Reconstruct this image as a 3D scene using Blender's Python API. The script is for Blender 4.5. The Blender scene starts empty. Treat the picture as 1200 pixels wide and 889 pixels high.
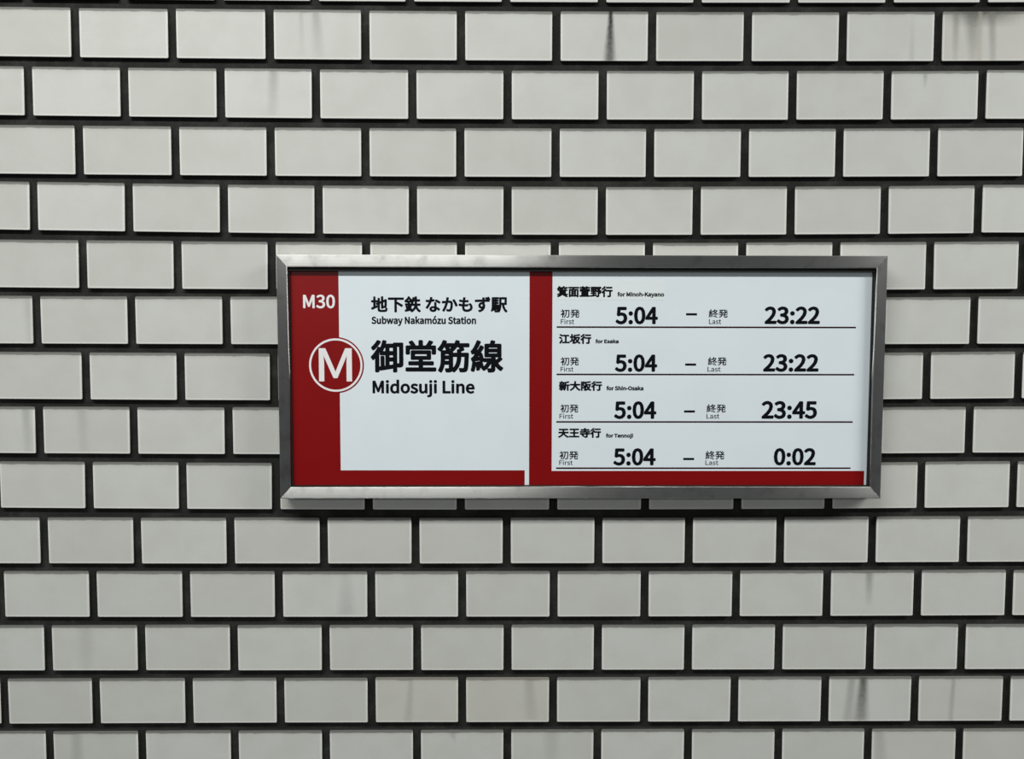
import bpy, bmesh, math, random
from mathutils import Matrix, Vector

# ------------------------------------------------------------------ camera
scene = bpy.context.scene
COL = scene.collection
EYE = Vector((0.0, -0.9161, 1.5083))
PITCH, ROLL, YAW = -0.05702, -0.00142, -0.00809
cam_data = bpy.data.cameras.new('camera')
cam_data.sensor_width = 36.0
cam_data.lens = 850.0 / 1200.0 * 36.0
cam_data.clip_start = 0.02
camera = bpy.data.objects.new('camera', cam_data)
COL.objects.link(camera)
turn = Matrix.Rotation(YAW, 3, 'Z') @ Matrix.Rotation(PITCH, 3, 'X') @ Matrix.Rotation(ROLL, 3, 'Y')
right, fwd, up = turn @ Vector((1, 0, 0)), turn @ Vector((0, 1, 0)), turn @ Vector((0, 0, 1))
m = Matrix((right, up, -fwd)).transposed().to_4x4()
m.translation = EYE
camera.matrix_world = m
scene.camera = camera

# ------------------------------------------------------------------ light
world = bpy.data.worlds.new('hall_ambient')
scene.world = world
world.use_nodes = True
world.node_tree.nodes['Background'].inputs[0].default_value = (0.93, 0.97, 1.0, 1)
world.node_tree.nodes['Background'].inputs[1].default_value = 0.11


def tube_or_fill(x0, x1, y, z, width, power, colour=(0.985, 0.99, 0.965)):
    ld = bpy.data.lights.new('fluorescent_or_fill_light', 'AREA')
    ld.shape = 'RECTANGLE'
    ld.size = x1 - x0
    ld.size_y = width
    ld.energy = power
    ld.color = colour
    o = bpy.data.objects.new('fluorescent_or_fill_light', ld)
    o.location = ((x0 + x1) / 2, y, z)
    COL.objects.link(o)
    return o


tube_or_fill(-1.25, 0.10, -0.95, 2.66, 0.16, 28)
tube_or_fill(1.35, 3.2, -0.95, 2.66, 0.16, 60)
tube_or_fill(-1.7, -0.05, -2.6, 2.1, 0.16, 26)  # unseen light added behind the camera to brighten the steel frame's highlight

scene.view_settings.view_transform = 'Standard'
scene.view_settings.look = 'None'
scene.view_settings.gamma = 1.0
scene.view_settings.use_curve_mapping = False
scene.view_settings.exposure = 0.07

random.seed(7)
MM = 0.001

# tile rows measured on the wall: row, offset, joint deviations (mm), course line
ROWS = [
  (-1, -0.5, [None, None, None, -1.4, -2.6, -2.6, -2.4, -2.7, -1.6, -1.3, -2.5], [5.95, 0.7, 0.29]),
  (0, 0, [0.1, 0.6, 1.9, 1.3, 1.0, 0.6, 0.8, 1.1, 1.0, 1.5], [6.15, 0.01, 0.05]),
  (1, -0.5, [-0.5, -0.9, -0.5, -1.3, -0.3, -0.5, -0.7, -0.4, -0.7, -0.6, -0.1], [7.03, -0.06, -1.12]),
  (2, 0, [0.3, 1.0, 0.8, 0.0, -0.2, 0.3, 0.0, 0.3, 0.6, 0.8], [6.21, 0.78, -1.41]),
  (3, -0.5, [0.9, 0.7, 0.5, 0.1, -0.4, -0.4, -0.6, 0.3, 0.4, 0.4, 0.4], [10.87, -0.7, -2.68]),
  (4, 0, [0.5, 0.4, -0.2, -0.3, 0.3, -0.1, 0.1, -0.4, 0.3, 0.9], [6.5, 0.41, -1.83]),
  (5, -0.5, [-0.3, -0.0, 0.8, None, None, None, None, None, None, None, 0.2], [2.89, 1.0, -0.03]),
  (6, 0, [-0.2, 0.8, None, None, None, None, None, None, None, 1.6, 0.7], [6.65, 1.26, -1.02]),
  (7, -0.5, [-1.8, -1.1, 0.6, None, None, None, None, None, None, None, -0.5], [5.03, 0.49, 0.28]),
  (8, 0, [-0.7, -0.2, 0.2, -0.1, -0.7, -0.6, -1.0, -0.5, -1.5, -0.7, 0.1], [6.53, -0.03, -0.6]),
  (9, -0.5, [-0.9, -0.5, 0.0, 0.9, 0.2, -1.0, -1.4, -3.1, -3.5, -2.8, -2.5], [2.54, 0.45, -0.48]),
  (10, 0, [0.1, 1.2, 1.4, 1.9, 0.7, 0.5, -0.2, -0.0, -0.4, -0.9, 0.3], [2.44, -0.03, -0.42]),
  (11, -0.5, [-0.5, 0.8, 1.6, 1.6, 1.4, 0.2, -1.0, -1.8, -2.2, -1.1, 0.1], [0.56, -0.92, -0.71]),
  (12, 0, [-0.3, 1.3, 1.2, 1.0, 0.3, 0.3, 0.9, 0.4, 0.6, 0.2, 2.5], [-0.62, -0.03, -0.04]),
  (13, -0.5, [-3.2, -1.9, -0.1, 0.2, 0.4, 0.0, -0.6, -0.1, 0.1, -0.2, 1.8], [0.0, 0.0, 0.0]),
]
# text, left, right, top, base (mm), fit, colour, weight
TEXTS = [
  ('M30', -250.1, -210.8, 1561.1, 1544.7, 'caps', 'w', 0.025),
  ('地下鉄 なかもず駅', -166.6, 1.6, 1559.6, 1539.7, 'ink', 'k', 0.034),
  ('Subway Nakamózu Station', -166.2, -37.2, 1534.4, 1525.5, 'caps', 'k', 0.04),
  ('御堂筋線', -167.6, -3.5, 1505.9, 1465.4, 'ink', 'k', 0.031),
  ('Midosuji Line', -165.7, -39.1, 1455.5, 1439.6, 'caps', 'k', 0.036),
  ('M', -231.7, -190.9, 1495.6, 1454.4, 'caps', 'w', 0.009),
  ('箕面萱野行', 62.5, 131.4, 1572.5, 1558.7, 'ink', 'k', 0.043),
  ('for Minoh-Kayano', 137.3, 195.1, 1565.0, 1559.7, 'caps', 'k', 0.05),
  ('江坂行', 65.3, 105.5, 1513.7, 1501.2, 'ink', 'k', 0.043),
  ('for Esaka', 110.6, 139.4, 1506.8, 1502.1, 'caps', 'k', 0.05),
  ('新大阪行', 65.6, 119.3, 1455.2, 1442.9, 'ink', 'k', 0.043),
  ('for Shin-Osaka', 124.7, 170.9, 1448.8, 1443.6, 'caps', 'k', 0.05),
  ('天王寺行', 64.9, 118.5, 1396.6, 1384.2, 'ink', 'k', 0.043),
  ('for Tennoji', 124.6, 158.6, 1389.4, 1384.5, 'caps', 'k', 0.05),
  ('5:04', 135.2, 187.6, 1547.1, 1525.8, 'caps', 'k', 0.037),
  ('23:22', 320.2, 388.8, 1547.6, 1526.2, 'caps', 'k', 0.037),
  ('初発', 67.3, 90.9, 1543.9, 1533.7, 'ink', 'k', 0.013),
  ('First', 67.6, 84.1, 1531.8, 1525.8, 'caps', 'k', 0.006),
  ('終発', 250.7, 274.7, 1544.2, 1534.0, 'ink', 'k', 0.013),
  ('Last', 251.3, 266.2, 1532.1, 1526.1, 'caps', 'k', 0.006),
  ('5:04', 135.0, 187.6, 1488.2, 1466.9, 'caps', 'k', 0.037),
  ('23:22', 319.6, 388.7, 1488.7, 1467.2, 'caps', 'k', 0.037),
  ('初発', 67.6, 90.5, 1484.9, 1474.6, 'ink', 'k', 0.013),
  ('First', 67.6, 83.5, 1472.8, 1467.1, 'caps', 'k', 0.006),
  ('終発', 250.7, 274.1, 1485.1, 1474.8, 'ink', 'k', 0.013),
  ('Last', 250.4, 266.7, 1473.0, 1467.2, 'caps', 'k', 0.006),
  ('5:04', 134.5, 187.3, 1429.9, 1408.1, 'caps', 'k', 0.037),
  ('23:45', 318.9, 388.3, 1430.3, 1408.3, 'caps', 'k', 0.037),
  ('初発', 67.5, 90.2, 1426.2, 1416.0, 'ink', 'k', 0.013),
  ('First', 66.5, 83.6, 1414.3, 1408.4, 'caps', 'k', 0.006),
  ('終発', 250.0, 274.2, 1426.4, 1416.1, 'ink', 'k', 0.013),
  ('Last', 250.1, 266.1, 1414.4, 1408.5, 'caps', 'k', 0.006),
  ('5:04', 134.1, 187.2, 1371.0, 1349.6, 'caps', 'k', 0.037),
  ('0:02', 335.4, 388.2, 1371.2, 1349.7, 'caps', 'k', 0.037),
  ('初発', 66.7, 90.4, 1367.7, 1357.1, 'ink', 'k', 0.013),
  ('First', 66.5, 83.4, 1355.8, 1350.2, 'caps', 'k', 0.006),
  ('終発', 249.6, 273.6, 1367.8, 1357.1, 'ink', 'k', 0.013),
  ('Last', 249.7, 265.8, 1355.8, 1350.2, 'caps', 'k', 0.006),
]
# glyph outlines: advance, closed bezier splines (left handle, point, right handle)
GLYPHS = {
 ' ': (224, ''),
 '-': (347, '46 268 46 245 131 245 217 245 302 245 302 268 302 292 302 315 217 315 131 315 46 315 46 292'),
 '0': (555, '138 -13 278 -13 417 -13 506 113 506 369 506 623 417 746 278 746 138 746 50 623 50 369 50 113;361 61 278 61 195 61 138 154 138 369 138 583 195 674 278 674 361 674 418 583 418 369 418 154'),
 '2': (555, '44 18 44 0 198 0 351 0 505 0 505 26 505 53 505 79 437 79 370 79 302 79 265 79 220 75 182 72 354 235 470 384 470 531 470 661 387 746 256 746 163 746 99 704 40 639 58 622 75 604 93 587 134 636 185 672 245 672 336 672 380 611 380 527 380 401 274 255 44 54 44 36'),
 '3': (555, '149 -13 263 -13 394 -13 499 65 499 196 499 297 430 361 344 382 344 384 344 385 344 387 422 414 474 474 474 563 474 679 384 746 260 746 176 746 111 709 56 659 72 640 89 620 105 601 147 643 198 672 257 672 334 672 381 626 381 556 381 477 330 416 178 416 178 393 178 369 178 346 348 346 406 288 406 199 406 115 345 63 257 63 174 63 119 103 76 147 60 127 45 108 29 88 77 35'),
 '4': (555, '340 67 340 0 369 0 397 0 426 0 426 67 426 135 426 202 459 202 491 202 524 202 524 226 524 251 524 275 491 275 459 275 426 275 426 428 426 580 426 733 392 733 359 733 325 733 223 576 122 419 20 262 20 242 20 222 20 202 127 202 233 202 340 202 340 135;340 350 340 275 265 275 190 275 115 275 171 358 226 442 282 525 303 561 323 598 341 633 342 633 344 633 345 633 343 596 340 536 340 500 340 425'),
 '5': (555, '147 -13 262 -13 385 -13 502 78 502 238 502 400 402 472 281 472 237 472 204 461 171 443 177 514 184 584 190 655 282 655 374 655 466 655 466 681 466 707 466 733 347 733 229 733 110 733 102 619 94 505 86 391 102 381 119 370 135 360 177 388 208 403 257 403 349 403 409 341 409 236 409 129 340 63 253 63 168 63 114 102 73 144 58 124 42 104 27 84 77 35'),
 ':': (278, '102 390 139 390 175 390 205 418 205 460 205 501 175 530 139 530 102 530 73 501 73 460 73 418;102 -13 139 -13 175 -13 205 15 205 56 205 98 175 126 139 126 102 126 73 98 73 56 73 15'),
 'E': (589, '101 244 101 0 245 0 390 0 534 0 534 26 534 53 534 79 420 79 307 79 193 79 193 168 193 257 193 346 286 346 378 346 471 346 471 372 471 399 471 425 378 425 286 425 193 425 193 502 193 578 193 655 303 655 413 655 523 655 523 681 523 707 523 733 382 733 242 733 101 733 101 489'),
 'F': (552, '101 244 101 0 132 0 162 0 193 0 193 110 193 219 193 329 286 329 380 329 473 329 473 355 473 381 473 407 380 407 286 407 193 407 193 490 193 572 193 655 303 655 413 655 523 655 523 681 523 707 523 733 382 733 242 733 101 733 101 489'),
 'K': (646, '101 244 101 0 132 0 162 0 193 0 193 77 193 155 193 232 235 282 277 332 319 382 392 255 466 127 539 0 573 0 608 0 642 0 554 152 465 303 377 455 454 548 530 640 607 733 572 733 537 733 502 733 400 610 297 488 195 365 194 365 194 365 193 365 193 488 193 610 193 733 162 733 132 733 101 733 101 489'),
 'L': (543, '101 244 101 0 239 0 376 0 514 0 514 26 514 53 514 79 407 79 300 79 193 79 193 297 193 515 193 733 162 733 132 733 101 733 101 489'),
 'M': (812, '101 244 101 0 129 0 156 0 184 0 184 135 184 271 184 406 184 469 178 558 172 622 173 622 175 622 176 622 196 566 215 511 235 455 281 328 328 201 374 74 395 74 415 74 436 74 482 201 528 328 574 455 594 511 613 566 633 622 634 622 636 622 637 622 632 558 625 469 625 406 625 271 625 135 625 0 654 0 682 0 711 0 711 244 711 489 711 733 674 733 637 733 600 733 553 602 507 472 460 341 443 291 428 239 409 188 408 188 406 188 405 188 387 239 371 291 352 341 305 472 259 602 212 733 175 733 138 733 101 733 101 489'),
 'N': (723, '101 244 101 0 130 0 159 0 188 0 188 128 188 257 188 385 188 462 181 540 177 614 178 614 180 614 181 614 207 564 234 513 260 463 349 309 438 154 527 0 559 0 590 0 622 0 622 244 622 489 622 733 593 733 563 733 534 733 534 606 534 479 534 352 534 276 541 193 547 120 545 120 544 120 542 120 516 170 489 221 463 271 374 425 284 579 195 733 164 733 132 733 101 733 101 489'),
 'O': (742, '187 -13 371 -13 555 -13 684 134 684 369 684 604 555 746 371 746 187 746 58 604 58 369 58 134;503 68 371 68 239 68 153 186 153 369 153 552 239 665 371 665 503 665 589 552 589 369 589 186'),
 'S': (596, '200 -13 304 -13 457 -13 553 79 553 195 553 304 487 354 402 391 367 406 333 421 298 436 241 460 176 487 176 559 176 624 230 665 313 665 381 665 435 639 480 597 496 617 512 636 528 656 477 709 400 746 313 746 180 746 82 665 82 552 82 445 163 393 231 364 266 349 301 333 336 318 406 287 459 263 459 187 459 116 402 68 305 68 229 68 155 104 103 159 85 138 66 116 48 95 111 29'),
 'T': (599, '253 218 253 0 284 0 315 0 346 0 346 218 346 437 346 655 420 655 494 655 568 655 568 681 568 707 568 733 389 733 210 733 31 733 31 707 31 681 31 655 105 655 179 655 253 655 253 437'),
 'a': (563, '126 -13 217 -13 284 -13 345 22 397 65 398 65 399 65 400 65 403 43 405 22 408 0 433 0 458 0 483 0 483 111 483 223 483 334 483 469 428 557 295 557 207 557 131 518 82 486 94 465 105 444 117 423 160 452 217 481 280 481 369 481 392 414 392 344 161 318 59 259 59 141 59 43;295 61 243 61 189 61 147 85 147 147 147 217 209 262 392 283 392 233 392 182 392 132 339 85'),
 'b': (618, '281 -13 331 -13 455 -13 567 94 567 280 567 448 491 557 351 557 290 557 230 523 180 481 181 513 183 546 184 578 184 651 184 723 184 796 153 796 123 796 92 796 92 531 92 265 92 0 116 0 141 0 165 0 168 19 170 37 173 56 174 56 176 56 177 56 224 13;406 64 316 64 280 64 231 78 184 120 184 215 184 311 184 406 235 454 283 480 328 480 432 480 472 400 472 279 472 145'),
 'd': (620, '141 -13 277 -13 342 -13 400 22 442 64 443 64 444 64 445 64 448 43 450 21 453 0 478 0 503 0 528 0 528 265 528 531 528 796 497 796 467 796 436 796 436 726 436 657 436 587 438 556 439 525 441 494 393 533 352 557 288 557 164 557 53 447 53 271 53 90;347 64 297 64 202 64 147 141 147 272 147 396 217 480 304 480 349 480 391 464 436 423 436 328 436 233 436 138 391 88'),
 'e': (554, '167 -13 312 -13 385 -13 443 11 490 42 479 62 469 83 458 103 417 76 375 60 322 60 219 60 148 134 142 250 264 250 386 250 508 250 510 264 512 282 512 302 512 457 434 557 295 557 171 557 52 448 52 271 52 92;238 315 141 315 152 423 220 484 297 484 382 484 432 425 432 315 335 315'),
 'f': (325, '33 492 33 469 58 469 82 469 107 469 107 313 107 156 107 0 137 0 168 0 198 0 198 156 198 313 198 469 236 469 275 469 313 469 313 494 313 518 313 543 275 543 236 543 198 543 198 572 198 600 198 629 198 699 223 736 275 736 294 736 316 731 336 721 343 745 349 768 356 792 331 802 299 809 265 809 157 809 107 740 107 630 107 601 107 572 107 543 82 541 58 540 33 538 33 515'),
 'h': (607, '92 265 92 0 123 0 153 0 184 0 184 131 184 263 184 394 238 449 276 477 332 477 404 477 435 434 435 332 435 221 435 111 435 0 465 0 496 0 526 0 526 115 526 229 526 344 526 482 474 557 360 557 286 557 230 516 180 466 181 503 183 541 184 578 184 651 184 723 184 796 153 796 123 796 92 796 92 531'),
 'i': (275, '92 181 92 0 123 0 153 0 184 0 184 181 184 362 184 543 153 543 123 543 92 543 92 362;102 655 138 655 174 655 199 679 199 716 199 751 174 775 138 775 102 775 78 751 78 716 78 679'),
 'j': (275, '3 -242 35 -242 143 -242 184 -173 184 -62 184 140 184 341 184 543 154 543 123 543 93 543 93 341 93 140 93 -62 93 -128 80 -169 26 -169 7 -169 -12 -164 -26 -159 -32 -182 -38 -205 -44 -228 -25 -236;102 655 138 655 173 655 199 679 199 716 199 751 173 775 138 775 102 775 77 751 77 716 77 679'),
 'k': (552, '92 265 92 0 122 0 152 0 182 0 182 48 182 95 182 143 216 183 250 222 284 262 337 175 390 87 443 0 476 0 509 0 542 0 474 108 405 216 337 324 397 397 458 470 518 543 484 543 450 543 416 543 339 448 263 352 186 257 185 257 183 257 182 257 182 437 182 616 182 796 152 796 122 796 92 796 92 531'),
 'm': (926, '92 181 92 0 123 0 153 0 184 0 184 131 184 263 184 394 233 450 279 477 320 477 389 477 421 434 421 332 421 221 421 111 421 0 451 0 482 0 512 0 512 131 512 263 512 394 563 450 607 477 649 477 718 477 750 434 750 332 750 221 750 111 750 0 780 0 811 0 841 0 841 115 841 229 841 344 841 482 788 557 677 557 610 557 554 514 497 453 475 517 431 557 347 557 282 557 226 516 178 464 177 464 177 464 176 464 173 490 170 517 167 543 142 543 117 543 92 543 92 362'),
 'n': (610, '92 181 92 0 123 0 153 0 184 0 184 131 184 263 184 394 238 449 276 477 332 477 404 477 435 434 435 332 435 221 435 111 435 0 465 0 496 0 526 0 526 115 526 229 526 344 526 482 474 557 360 557 286 557 229 516 178 464 177 464 177 464 176 464 173 490 170 517 167 543 142 543 117 543 92 543 92 362'),
 'o': (606, '170 -13 303 -13 436 -13 554 91 554 271 554 452 436 557 303 557 170 557 52 452 52 271 52 91;397 63 303 63 209 63 146 146 146 271 146 396 209 480 303 480 397 480 461 396 461 271 461 146'),
 'r': (388, '92 181 92 0 123 0 153 0 184 0 184 116 184 233 184 349 220 441 275 475 320 475 343 475 355 472 373 466 379 492 384 519 390 545 373 554 356 557 332 557 272 557 216 513 178 444 177 444 177 444 176 444 173 477 170 510 167 543 142 543 117 543 92 543 92 362'),
 's': (468, '157 -13 234 -13 362 -13 431 60 431 148 431 251 345 283 266 313 205 336 149 356 149 407 149 450 181 486 250 486 298 486 336 465 373 438 388 457 402 476 417 495 376 529 316 557 249 557 130 557 62 489 62 403 62 310 144 274 220 246 280 224 344 198 344 143 344 96 309 58 237 58 172 58 124 84 76 123 61 103 47 82 32 62 83 19'),
 't': (377, '147 -13 262 -13 296 -13 332 -3 363 7 357 30 351 53 345 76 327 68 303 61 283 61 220 61 199 99 199 165 199 266 199 368 199 469 248 469 298 469 347 469 347 494 347 518 347 543 298 543 248 543 199 543 199 594 199 645 199 696 174 696 148 696 123 696 120 645 116 594 113 543 84 541 56 540 27 538 27 515 27 492 27 469 54 469 81 469 108 469 108 369 108 268 108 168 108 59'),
 'u': (607, '136 -13 251 -13 325 -13 379 26 430 85 431 85 432 85 433 85 435 57 438 28 440 0 465 0 491 0 516 0 516 181 516 362 516 543 486 543 455 543 425 543 425 415 425 286 425 158 373 94 334 66 278 66 206 66 176 109 176 210 176 321 176 432 176 543 145 543 115 543 84 543 84 428 84 314 84 199 84 60'),
 'w': (802, '128 181 178 0 213 0 249 0 284 0 310 97 335 194 361 291 375 343 386 394 398 449 400 449 401 449 403 449 416 394 426 344 440 293 466 195 492 98 518 0 555 0 592 0 629 0 678 181 727 362 776 543 747 543 717 543 688 543 662 438 635 334 609 229 597 177 587 128 576 78 574 78 573 78 571 78 558 128 546 177 533 229 505 334 476 438 448 543 418 543 389 543 359 543 331 438 302 334 274 229 261 177 249 128 238 78 236 78 235 78 233 78 222 128 212 177 201 229 174 334 147 438 120 543 89 543 58 543 27 543 77 362'),
 'y': (521, '76 -234 101 -234 209 -234 266 -152 304 -46 372 150 440 347 508 543 478 543 449 543 419 543 386 443 354 342 321 242 307 193 291 138 277 88 275 88 274 88 272 88 253 139 235 194 218 242 181 342 145 443 108 543 76 543 45 543 13 543 86 362 158 180 231 -1 227 -15 223 -28 219 -42 196 -109 158 -159 97 -159 82 -159 66 -154 55 -150 49 -174 43 -199 37 -223 54 -230'),
 'z': (475, '35 16 35 0 172 0 309 0 446 0 446 25 446 49 446 74 347 74 249 74 150 74 246 214 341 354 437 494 437 510 437 527 437 543 313 543 190 543 66 543 66 518 66 494 66 469 151 469 236 469 321 469 226 329 130 189 35 49 35 33'),
 'ó': (606, '170 -13 303 -13 436 -13 554 91 554 271 554 452 436 557 303 557 170 557 52 452 52 271 52 91;397 63 303 63 209 63 146 146 146 271 146 396 209 480 303 480 397 480 461 396 461 271 461 146;270 655 286 640 345 697 403 755 462 812 441 832 419 852 398 872 345 810 292 748 239 686 255 671'),
 'か': (1000, '844 593 782 674 758 663 733 652 709 641 780 558 858 382 887 279 913 291 939 304 965 316 931 409;109 559 78 561 81 532 83 503 86 474 112 478 153 483 176 486 218 491 261 495 303 500 269 366 194 138 92 1 119 -10 147 -20 174 -31 279 138 347 364 384 508 428 512 468 515 492 515 555 515 598 498 598 406 598 298 582 168 550 100 530 57 500 49 463 49 435 49 382 56 340 69 344 41 349 14 353 -14 385 -22 433 -29 471 -29 536 -29 583 -11 617 55 659 138 675 297 675 416 675 551 602 585 513 585 489 585 447 582 400 578 409 626 417 673 426 721 430 740 434 762 438 780 407 783 376 787 345 790 345 722 335 644 319 572 259 567 200 562 167 561 135 560'),
 'ず': (1000, '760 768 736 801 718 793 699 786 681 778 706 743 733 695 754 655 773 663 792 672 811 680 791 717;881 793 858 827 839 819 821 811 802 803 828 770 855 723 876 682 895 690 914 699 933 707 912 746;524 405 540 360 548 267 509 220 451 220 396 220 349 257 349 319 349 384 398 425 450 425 490 425;179 644 67 642 68 616 69 590 70 564 195 573 364 580 517 581 517 548 518 514 518 481 498 488 476 492 451 492 355 492 274 417 274 318 274 209 354 151 439 151 473 151 502 160 527 178 486 87 393 31 261 1 283 -21 306 -43 328 -65 560 4 626 154 626 290 626 340 615 384 594 418 593 473 593 527 592 582 597 582 601 582 606 582 753 582 843 580 899 577 899 602 900 627 900 652 853 652 730 653 607 653 602 653 597 653 592 653 592 675 593 696 593 718 594 730 597 770 598 781 568 781 537 781 507 781 509 773 512 744 514 718 515 696 515 674 516 652 367 650'),
 'な': (1000, '833 504 887 458 902 480 917 502 932 524 885 560 771 625 699 657 685 637 672 616 658 596 725 566;590 175 622 165 622 150 623 135 623 120 623 65 595 21 512 21 434 21 396 53 396 100 396 146 446 180 519 180 555 180;685 444 687 485 661 485 635 485 609 485 611 414 616 315 620 233 589 240 556 243 522 243 409 243 322 185 322 93 322 -6 412 -51 522 -51 646 -51 697 14 697 94 697 108 696 122 696 136 761 104 815 59 858 21 872 44 887 66 901 89 849 133 779 182 693 213 691 268 688 322 686 377 685 413;442 758 451 794 422 797 392 799 363 802 361 748 347 685 332 629 293 626 255 624 219 624 177 624 134 626 97 631 99 606 100 581 102 556 140 554 182 553 219 553 248 553 278 554 308 556 262 439 177 279 94 182 120 169 145 155 171 142 251 250 340 423 389 564 455 573 518 586 571 601 570 626 570 651 569 676 518 659 464 647 412 639 428 697'),
 'も': (1000, '164 382 98 405 97 379 95 354 94 328 155 309 228 298 303 292 298 245 295 205 295 177 295 13 404 -46 540 -46 738 -46 870 44 870 193 870 279 837 348 768 424 739 418 709 412 680 406 753 344 789 269 789 202 789 99 692 32 540 32 426 32 372 92 372 189 372 213 374 248 378 288 390 288 402 288 414 288 482 288 544 291 610 298 611 323 611 349 612 374 542 364 472 361 404 361 398 361 391 361 385 361 392 421 400 482 407 542 409 542 412 542 414 542 495 542 553 545 617 551 618 576 618 601 619 626 561 617 493 613 416 613 421 647 425 682 430 716 433 738 436 759 443 786 413 788 383 790 353 792 355 773 355 755 352 721 348 686 345 651 341 616 267 621 185 633 122 653 121 629 119 604 118 580 181 564 260 551 333 545 326 485 318 424 311 364 240 370'),
 '下': (1000, '352 766 55 766 55 741 55 716 55 691 184 691 312 691 441 691 441 434 441 178 441 -79 467 -79 494 -79 520 -79 520 98 520 274 520 451 635 389 769 306 839 250 857 273 874 295 892 318 812 379 653 469 534 527 529 522 525 516 520 511 520 571 520 631 520 691 662 691 804 691 946 691 946 716 946 741 946 766 649 766'),
 '初': (1000, '179 819 160 808 192 765 229 706 246 668 266 681 286 694 306 707 289 743 251 799 218 840 199 829;584 755 415 755 415 731 415 706 415 682 470 682 524 682 579 682 567 352 526 115 345 -23 362 -36 393 -66 404 -81 593 79 640 324 656 682 720 682 784 682 848 682 836 221 822 51 789 14 778 -1 766 -4 748 -4 724 -4 669 -3 608 2 621 -18 630 -50 631 -71 688 -74 744 -76 778 -72 812 -68 833 -58 856 -28 895 23 908 197 922 714 922 724 923 755 923 755 754 755;150 663 54 663 54 640 54 618 54 595 138 595 221 595 305 595 244 467 136 334 35 259 48 246 68 208 75 188 116 221 158 263 199 311 199 181 199 51 199 -79 225 -79 250 -79 276 -79 276 55 276 188 276 322 315 274 360 215 381 184 396 204 412 224 427 244 414 259 380 297 346 335 375 361 410 395 443 428 426 442 408 456 391 470 373 442 339 402 310 372 299 384 287 395 276 407 276 408 276 408 276 409 326 480 370 558 400 636 386 646 371 656 357 666 352 665 348 664 343 663 247 663'),
 '地': (1000, '453 747 429 747 429 656 429 564 429 473 393 458 357 443 321 428 330 406 340 383 349 361 376 372 402 384 429 395 429 290 429 184 429 79 429 -30 462 -57 577 -57 603 -57 796 -57 824 -57 928 -57 953 -13 964 125 944 128 914 140 897 153 890 38 880 11 821 11 781 11 613 11 580 11 513 11 501 22 501 77 501 193 501 310 501 426 546 445 590 464 635 483 635 370 635 256 635 143 659 143 682 143 706 143 706 266 706 390 706 513 753 533 799 553 846 573 846 412 844 301 839 277 834 254 825 250 809 250 799 250 766 250 742 252 751 235 757 206 760 186 788 186 828 188 854 194 884 201 902 219 909 260 916 299 918 449 918 637 919 642 921 646 922 651 904 658 887 664 869 671 864 667 860 664 855 660 850 655 845 651 840 646 795 627 751 609 706 590 706 673 706 757 706 840 682 840 659 840 635 840 635 747 635 653 635 560 590 541 546 523 501 504 501 585 501 666 501 747 477 747;71 168 33 154 43 129 53 104 63 79 151 118 265 169 372 219 366 241 361 264 355 286 317 270 279 254 241 238 241 335 241 431 241 528 280 528 320 528 359 528 359 552 359 575 359 599 320 599 280 599 241 599 241 675 241 752 241 828 217 828 194 828 170 828 170 752 170 675 170 599 127 599 85 599 42 599 42 575 42 552 42 528 85 528 127 528 170 528 170 421 170 315 170 208 118 187'),
 '坂': (1000, '898 802 882 822 774 779 568 755 399 746 399 665 399 583 399 502 399 343 389 118 277 -40 295 -48 326 -70 340 -83 450 74 471 307 473 474 481 474 489 474 497 474 532 347 580 233 647 140 577 69 495 17 406 -16 422 -31 441 -59 451 -79 541 -42 623 11 693 81 755 12 829 -42 917 -78 928 -57 951 -29 968 -14 879 18 805 70 743 137 822 237 882 366 913 531 897 536 880 542 864 547 860 546 856 545 852 544 726 544 599 544 473 544 473 591 473 638 473 685 633 695 818 717 931 761 915 781;739 474 826 474 798 365 753 272 695 197 637 276 594 371 564 474 651 474;72 172 34 158 42 133 49 107 57 82 144 120 256 170 362 219 357 241 351 264 346 286 311 271 275 256 240 241 240 337 240 432 240 528 276 528 313 528 349 528 349 552 349 575 349 599 313 599 276 599 240 599 240 675 240 752 240 828 217 828 193 828 170 828 170 752 170 675 170 599 131 599 91 599 52 599 52 575 52 552 52 528 91 528 131 528 170 528 170 423 170 317 170 212 119 191'),
 '堂': (1000, '295 435 295 472 432 472 569 472 706 472 706 435 706 398 706 361 569 361 432 361 295 361 295 398;410 533 225 533 225 456 225 378 225 301 304 301 382 301 461 301 461 268 461 234 461 201 358 201 255 201 152 201 152 179 152 157 152 135 255 135 358 135 461 135 461 95 461 54 461 14 329 14 198 14 66 14 66 -8 66 -30 66 -52 356 -52 647 -52 937 -52 937 -30 937 -8 937 14 803 14 670 14 536 14 536 54 536 95 536 135 645 135 753 135 862 135 862 157 862 179 862 201 753 201 645 201 536 201 536 234 536 268 536 301 617 301 699 301 780 301 780 378 780 456 780 533 595 533;794 824 768 833 747 792 707 734 676 696 691 690 707 685 722 679 660 679 598 679 536 679 536 733 536 787 536 841 511 841 486 841 461 841 461 787 461 733 461 679 402 679 343 679 284 679 297 685 310 690 323 696 305 734 267 788 231 829 209 820 187 811 165 802 195 765 228 716 246 679 188 679 130 679 72 679 72 606 72 534 72 461 95 461 119 461 142 461 142 512 142 562 142 613 381 613 619 613 858 613 858 562 858 512 858 461 882 461 907 461 931 461 931 534 931 606 931 679 869 679 806 679 744 679 775 712 813 761 845 806 819 815'),
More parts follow.
